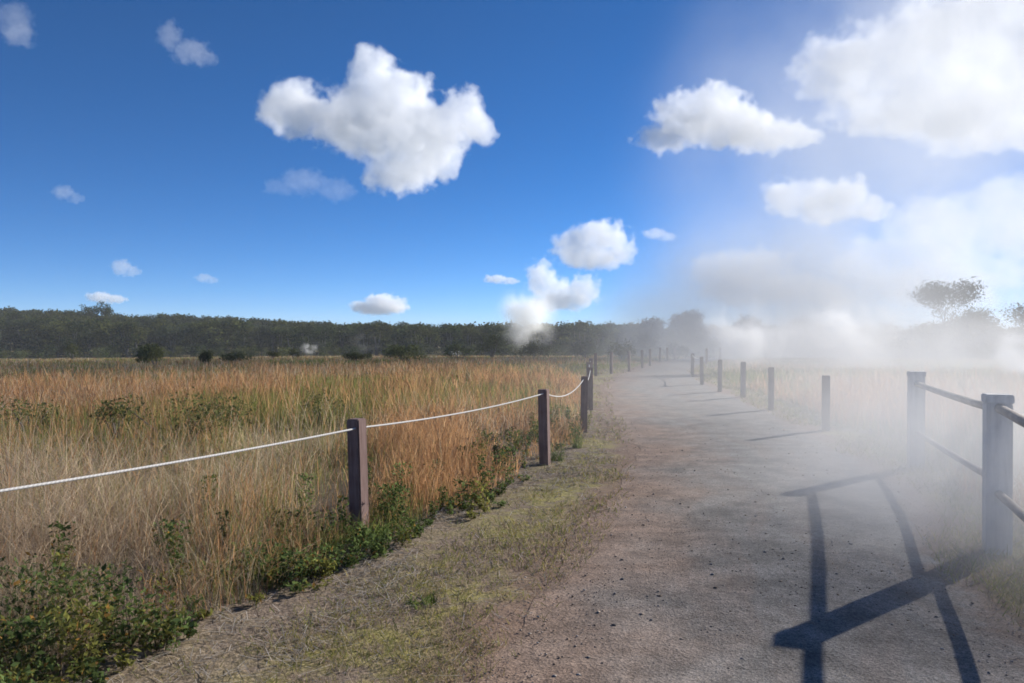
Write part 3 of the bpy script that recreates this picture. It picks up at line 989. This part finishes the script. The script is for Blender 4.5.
def steam(name, c, r, dens, label, cat, nscale=0.25, lo=0.42, hi=0.66, inner=0.15, g=0.35, rz=0.0, step=0.6, kind=None, group=None, detail=3, lean=0.0, floor=0.0, color=(0.996, 1.0, 0.993)):
    def build(t):
        tc = t.n('ShaderNodeTexCoord')
        ln = t.n('ShaderNodeVectorMath', operation='LENGTH'); t.l(tc.outputs['Object'], ln.inputs[0])
        wob = t.noise(nscale * 0.45, 4, 0.55)
        m = t.rng(t.math('ADD', ln.outputs['Value'], t.math('MULTIPLY', t.math('SUBTRACT', wob, 0.46), 0.75)), inner, 0.95, 1.0, 0.0)
        m = t.math('MULTIPLY', m, t.rng(ln.outputs['Value'], 0.30, 0.95, 1.0, 0.0))
        nz = t.noise(nscale, detail, 0.55)
        k = t.rng(nz, lo, hi, floor, 1.0)
        return t.math('MULTIPLY', t.math('MULTIPLY', m, k), dens)
    mat = vol_mat(name + '_vapour', dens, color, g=g, step=step, build=build)
    me = ico(3)
    for v in me.vertices:      # uneven outline
        f = 1 + 0.10 * math.sin(5 * v.co.x + 3 * v.co.z + c[0]) * math.cos(4 * v.co.y + c[1])
        v.co *= f
    o = link(name, me, mat, None, c)
    o.scale = r
    o.rotation_euler = (0, lean, rz)
    tag(o, label, cat, group, kind)
    return o


def build_air():
    # even pale air
    bm = bmesh.new(); box_bm(bm, 6200, 6200, 29, -6.5, bev=0)
    mat = vol_mat('even_air', 0.00045, (0.90, 0.95, 1.0), g=0.0)
    tag(link('haze', bm_mesh(bm, 'haze'), mat), 'thin pale air over the whole field', 'haze', kind='stuff')
    # steam drifting over the path and fences
    steam('steam', (6.3, 14.5, 0.9), (10.0, 14.2, 2.9), 0.12, 'thin pale steam drifting across the path and the rail fence', 'steam', 0.26, 0.32, 0.72, 0.0, rz=R(-14), kind='stuff', floor=0.2, g=0.0, detail=5)
    steam('steam', (4.9, 6.6, 0.5), (4.6, 5.8, 1.9), 0.75, 'faint low steam over the shadows of the rail fence', 'steam', 0.5, 0.30, 0.75, 0.0, rz=R(-14), kind='stuff', floor=0.25, g=0.0, detail=5)
    steam('steam', (20, 42, 0.9), (18, 14, 3.9), 0.15, 'thick white steam bank rolling over the grass behind the rail fence', 'steam', 0.20, 0.42, 0.60, 0.1, rz=R(14), kind='stuff', floor=0.04, g=0.1, detail=5, step=0.4)
    steam('steam_plume', (11.5, 37, 1.8), (3.8, 3.0, 2.4), 1.0, 'white billow of steam nearest the path in the thick bank', 'steam plume', 0.46, 0.46, 0.60, 0.1, step=0.4, detail=6, g=0.15)
    steam('steam_plume', (17.5, 41, 2.3), (4.6, 3.4, 3.0), 0.9, 'large white billow of steam swelling in the middle of the thick bank', 'steam plume', 0.40, 0.46, 0.60, 0.1, step=0.4, detail=6, g=0.15)
    steam('steam_plume', (22.5, 34, 0.9), (4.6, 3.0, 2.0), 0.8, 'low white billow of steam behind the capped rail fence posts', 'steam plume', 0.44, 0.46, 0.60, 0.1, step=0.4, detail=6, g=0.1)
    steam('steam', (13.5, 60, 2.4), (14, 16, 5.5), 0.11, 'steam swallowing the far end of the path', 'steam', 0.14, 0.40, 0.64, 0.0, rz=R(10), kind='stuff', floor=0.08, g=0.1, detail=4)
    steam('steam', (28, 76, 5), (31, 15, 13), 0.21, 'broad soft steam in front of the trees behind the rail fence', 'steam', 0.09, 0.34, 0.70, 0.0, kind='stuff', floor=0.25, g=0.28, detail=4)
    steam('steam', (58, 114, 24), (58, 28, 64), 0.080, 'high veil of steam whitening the sky above the rail fence', 'steam', 0.055, 0.32, 0.72, 0.0, rz=R(-15), kind='stuff', floor=0.22, g=0.1, detail=5, lean=R(30))
    # separate vents out in the field
    steam('steam_plume', *plume(528, 128, 14, 14), 0.7, 'tall white steam plume rising at the forest edge', 'steam plume', 0.22, 0.40, 0.62, 0.0, step=0.4, detail=5)
    steam('steam_plume', *plume(311, 140, 5.5, 3.4), 0.55, 'small white steam puff in front of the dark forest', 'steam plume', 0.75, 0.46, 0.62, 0.0, step=0.4, detail=5)
    steam('steam_plume', *plume(366, 142, 9.0, 5.5), 0.05, 'faint smoky wisp in front of the forest beside the small steam puff', 'steam plume', 0.5, 0.44, 0.62, 0.0, step=0.4, detail=5)
    steam('steam_plume', *plume(456, 134, 3.2, 2.0), 0.45, 'tiny steam puff at the forest foot near the tall plume', 'steam plume', 0.45, 0.40, 0.62, 0.1, step=0.5)


def plume(px, dist, w, h):
    x, y, z = at(px, dist)
    return (x, y, z + h * 0.46), (w * 0.5, w * 0.5, h * 0.54)


def px_dir(px, py):
    return (px - 512.0) / FPX, (HORIZON - py) / FPX


def cloud(lobes, dist, dens, label, seed, group='cumulus clouds in the blue sky', depth=0.8, cells=34, rag=1.7, soft=0.30, warpa=0.9):
    """lobes (photo column, row, rx, ry in photo pixels) -> one lumpy body of real size at that distance"""
    rnd = random.Random(seed)
    u = dist / FPX
    cx = sum(l[0] for l in lobes) / len(lobes); cy = sum(l[1] for l in lobes) / len(lobes)
    kx, kz = px_dir(cx, cy)
    c0 = Vector((kx * dist, dist, kz * dist + CAM_H))
    field = []
    bm = bmesh.new()
    for (px, py, rx, ry) in lobes:
        x, z = px_dir(px, py)
        p = Vector((x * dist, dist + rnd.uniform(-0.5, 0.5) * rx * u * depth, z * dist + CAM_H)) - c0
        r = bmesh.ops.create_icosphere(bm, subdivisions=3, radius=1)
        rr = (rx * u, (rx + ry) * 0.5 * u * depth, ry * u)
        field.append((tuple(p), rr))
        bmesh.ops.scale(bm, vec=tuple(1.16 * q + 0.12 * min(rr) for q in rr), verts=r['verts'])
        bmesh.ops.translate(bm, vec=p, verts=r['verts'])
    me = bm_mesh(bm, 'cloud')
    span = max(max(l[0] + l[2] for l in lobes) - min(l[0] - l[2] for l in lobes), max(l[1] + l[3] for l in lobes) - min(l[1] - l[3] for l in lobes)) * u
    tmp = D.objects.new('tmp', me); COL.objects.link(tmp)
    md = tmp.modifiers.new('r', 'REMESH'); md.mode = 'VOXEL'; md.voxel_size = span / cells / 1.6; md.use_smooth_shade = False
    dg = bpy.context.evaluated_depsgraph_get(); dg.update()
    me2 = D.meshes.new_from_object(tmp.evaluated_get(dg))
    D.objects.remove(tmp); D.meshes.remove(me)
    rm = sum(min(l[2], l[3]) for l in lobes) / len(lobes) * u

    def build(t):
        pos = t.n('ShaderNodeTexCoord').outputs['Object']
        warp = t.n('ShaderNodeTexNoise'); warp.inputs['Scale'].default_value = 0.9 / rm; warp.inputs['Detail'].default_value = 2
        t.l(pos, warp.inputs['Vector'])
        wv = t.n('ShaderNodeVectorMath', operation='MULTIPLY_ADD')
        t.l(warp.outputs['Color'], wv.inputs[0]); wv.inputs[1].default_value = (warpa * rm,) * 3; wv.inputs[2].default_value = (-0.5 * warpa * rm,) * 3
        ad = t.n('ShaderNodeVectorMath', operation='ADD'); t.l(pos, ad.inputs[0]); t.l(wv.outputs[0], ad.inputs[1])
        f = None
        for (c, r) in field:
            sb = t.n('ShaderNodeVectorMath', operation='SUBTRACT'); t.l(ad.outputs[0], sb.inputs[0]); sb.inputs[1].default_value = c
            ml = t.n('ShaderNodeVectorMath', operation='MULTIPLY'); t.l(sb.outputs[0], ml.inputs[0]); ml.inputs[1].default_value = tuple(1 / x for x in r)
            ln = t.n('ShaderNodeVectorMath', operation='LENGTH'); t.l(ml.outputs[0], ln.inputs[0])
            f = ln.outputs['Value'] if f is None else t.math('SMOOTH_MIN', f, ln.outputs['Value'], 0.25)
        nz = t.noise(1.5 / rm, 6, 0.62, pos)
        g = t.math('SUBTRACT', t.math('ADD', 1.0, t.math('MULTIPLY', t.math('SUBTRACT', nz, 0.5), rag)), f)
        return t.rng(g, 0.02, 0.02 + soft, 0.0, 0.5 * dens / rm)
    mat = vol_mat('cloud_vapour', dens / rm, (1.0, 1.0, 1.0), g=0.2, step=0.28, build=build)
    me2.name = 'cloud'
    o = link('cloud', me2, mat, None, c0)
    tag(o, label, 'cloud', group)
    return o


def build_clouds():
    cloud([(300, 112, 38, 30), (272, 108, 16, 22), (338, 118, 40, 32), (374, 78, 26, 30), (398, 98, 38, 30), (372, 120, 60, 40), (412, 130, 58, 40), (462, 118, 26, 32), (480, 128, 18, 20), (440, 150, 26, 26), (402, 170, 40, 26), (430, 165, 30, 20)],
          3900, 2.6, 'largest white cumulus cloud alone in the blue sky', 1)
    cloud([(690, 112, 40, 24), (716, 98, 36, 20), (662, 142, 34, 16), (720, 130, 52, 24), (770, 132, 48, 20), (800, 136, 28, 12)],
          3600, 1.7, 'ragged white cloud with a long tapering tail under the huge bright cloud', 2)
    cloud([(820, 76, 40, 26), (880, 60, 70, 44), (950, 40, 80, 52), (900, 106, 80, 36), (980, 100, 80, 54), (1050, 60, 90, 70), (930, 128, 50, 24), (1040, 130, 70, 26), (1010, 6, 70, 40)],
          3300, 2.0, 'huge bright cloud filling the upper corner of the sky', 3)
    cloud([(785, 198, 26, 22), (822, 204, 36, 24), (850, 196, 22, 24), (868, 212, 24, 14)],
          3600, 1.8, 'small puffy cloud below the ragged cloud with the tapering tail', 4)
    cloud([(574, 246, 22, 20), (600, 236, 34, 18), (592, 256, 42, 14), (622, 250, 16, 16)],
          4600, 2.0, 'small white cloud floating just above the plume cloud', 5)
    cloud([(541, 278, 16, 20), (556, 292, 24, 18), (582, 290, 22, 17), (546, 304, 22, 9), (566, 302, 30, 10)],
          5600, 1.7, 'bright puffy cloud sitting directly over the tall steam plume', 6)
    cloud([(382, 302, 20, 9), (366, 307, 18, 6), (396, 305, 14, 9), (380, 309, 28, 7)],
          6500, 2.0, 'small white cloud low over the forest skyline', 7)
    cloud([(715, 272, 30, 20), (760, 266, 46, 22), (740, 290, 56, 20), (800, 288, 44, 18), (830, 298, 26, 12)],
          4800, 0.9, 'low broad cloud behind the steam above the far end of the path', 8)
    cloud([(880, 270, 50, 34), (940, 230, 64, 40), (1000, 220, 70, 44), (960, 280, 80, 36), (1060, 260, 80, 60)],
          4400, 1.2, 'wide pale cloud bank in the sky behind the tall tree', 9)
    cloud([(496, 279, 14, 5), (510, 281, 10, 4)], 5200, 0.9, 'tiny white wisp beside the plume cloud', 10)
    cloud([(100, 297, 15, 6), (114, 299, 14, 5)], 6800, 1.1, 'small flat cloud just above the forest skyline', 11)
    cloud([(122, 267, 12, 9), (132, 271, 10, 6)], 6800, 0.55, 'small faint round cloud over the flat little cloud', 12)
    cloud([(205, 278, 10, 5), (212, 280, 7, 4)], 6800, 0.35, 'barely visible speck of cloud between the round cloud and the largest cloud', 13)
    cloud([(172, 38, 14, 16), (190, 50, 22, 14), (206, 58, 14, 10)], 4200, 0.26, 'thin veil of cloud high in the deep blue sky', 14)
    cloud([(10, 18, 20, 22), (26, 40, 18, 12)], 4200, 0.24, 'thin grey wisp in the top corner of the deep blue sky', 15)
    cloud([(306, 182, 30, 14), (336, 190, 22, 14), (280, 188, 20, 8)], 4300, 0.14, 'faint grey wisp hanging below the largest cloud', 16)
    cloud([(64, 192, 13, 8), (76, 198, 9, 6)], 4600, 0.24, 'faint small wisp in the open blue sky', 17)
    cloud([(654, 234, 14, 6), (668, 237, 10, 5)], 4600, 0.5, 'dim small wisp between the floating cloud and the steam', 18)


# ================================================================== BUILD
build_light()
build_ground()
build_path()
build_grass()
build_undergrowth()
build_fences()
build_vegetation()
build_air()
build_clouds()

SC.render.engine = 'CYCLES'
cy = SC.cycles
cy.use_denoising = True
cy.denoiser = 'OPENIMAGEDENOISE'
cy.use_adaptive_sampling = True
cy.adaptive_threshold = 0.025
cy.max_bounces = 16
cy.diffuse_bounces = 3
cy.glossy_bounces = 1
cy.transmission_bounces = 3
cy.volume_bounces = 14
cy.transparent_max_bounces = 24
cy.volume_max_steps = 160
cy.caustics_reflective = False
cy.caustics_refractive = False
cy.filter_width = 1.7
vs = SC.view_settings
vs.view_transform = 'Standard'
vs.look = 'None'
vs.exposure = 0.72
vs.gamma = 1.0
SC.display_settings.display_device = 'sRGB'
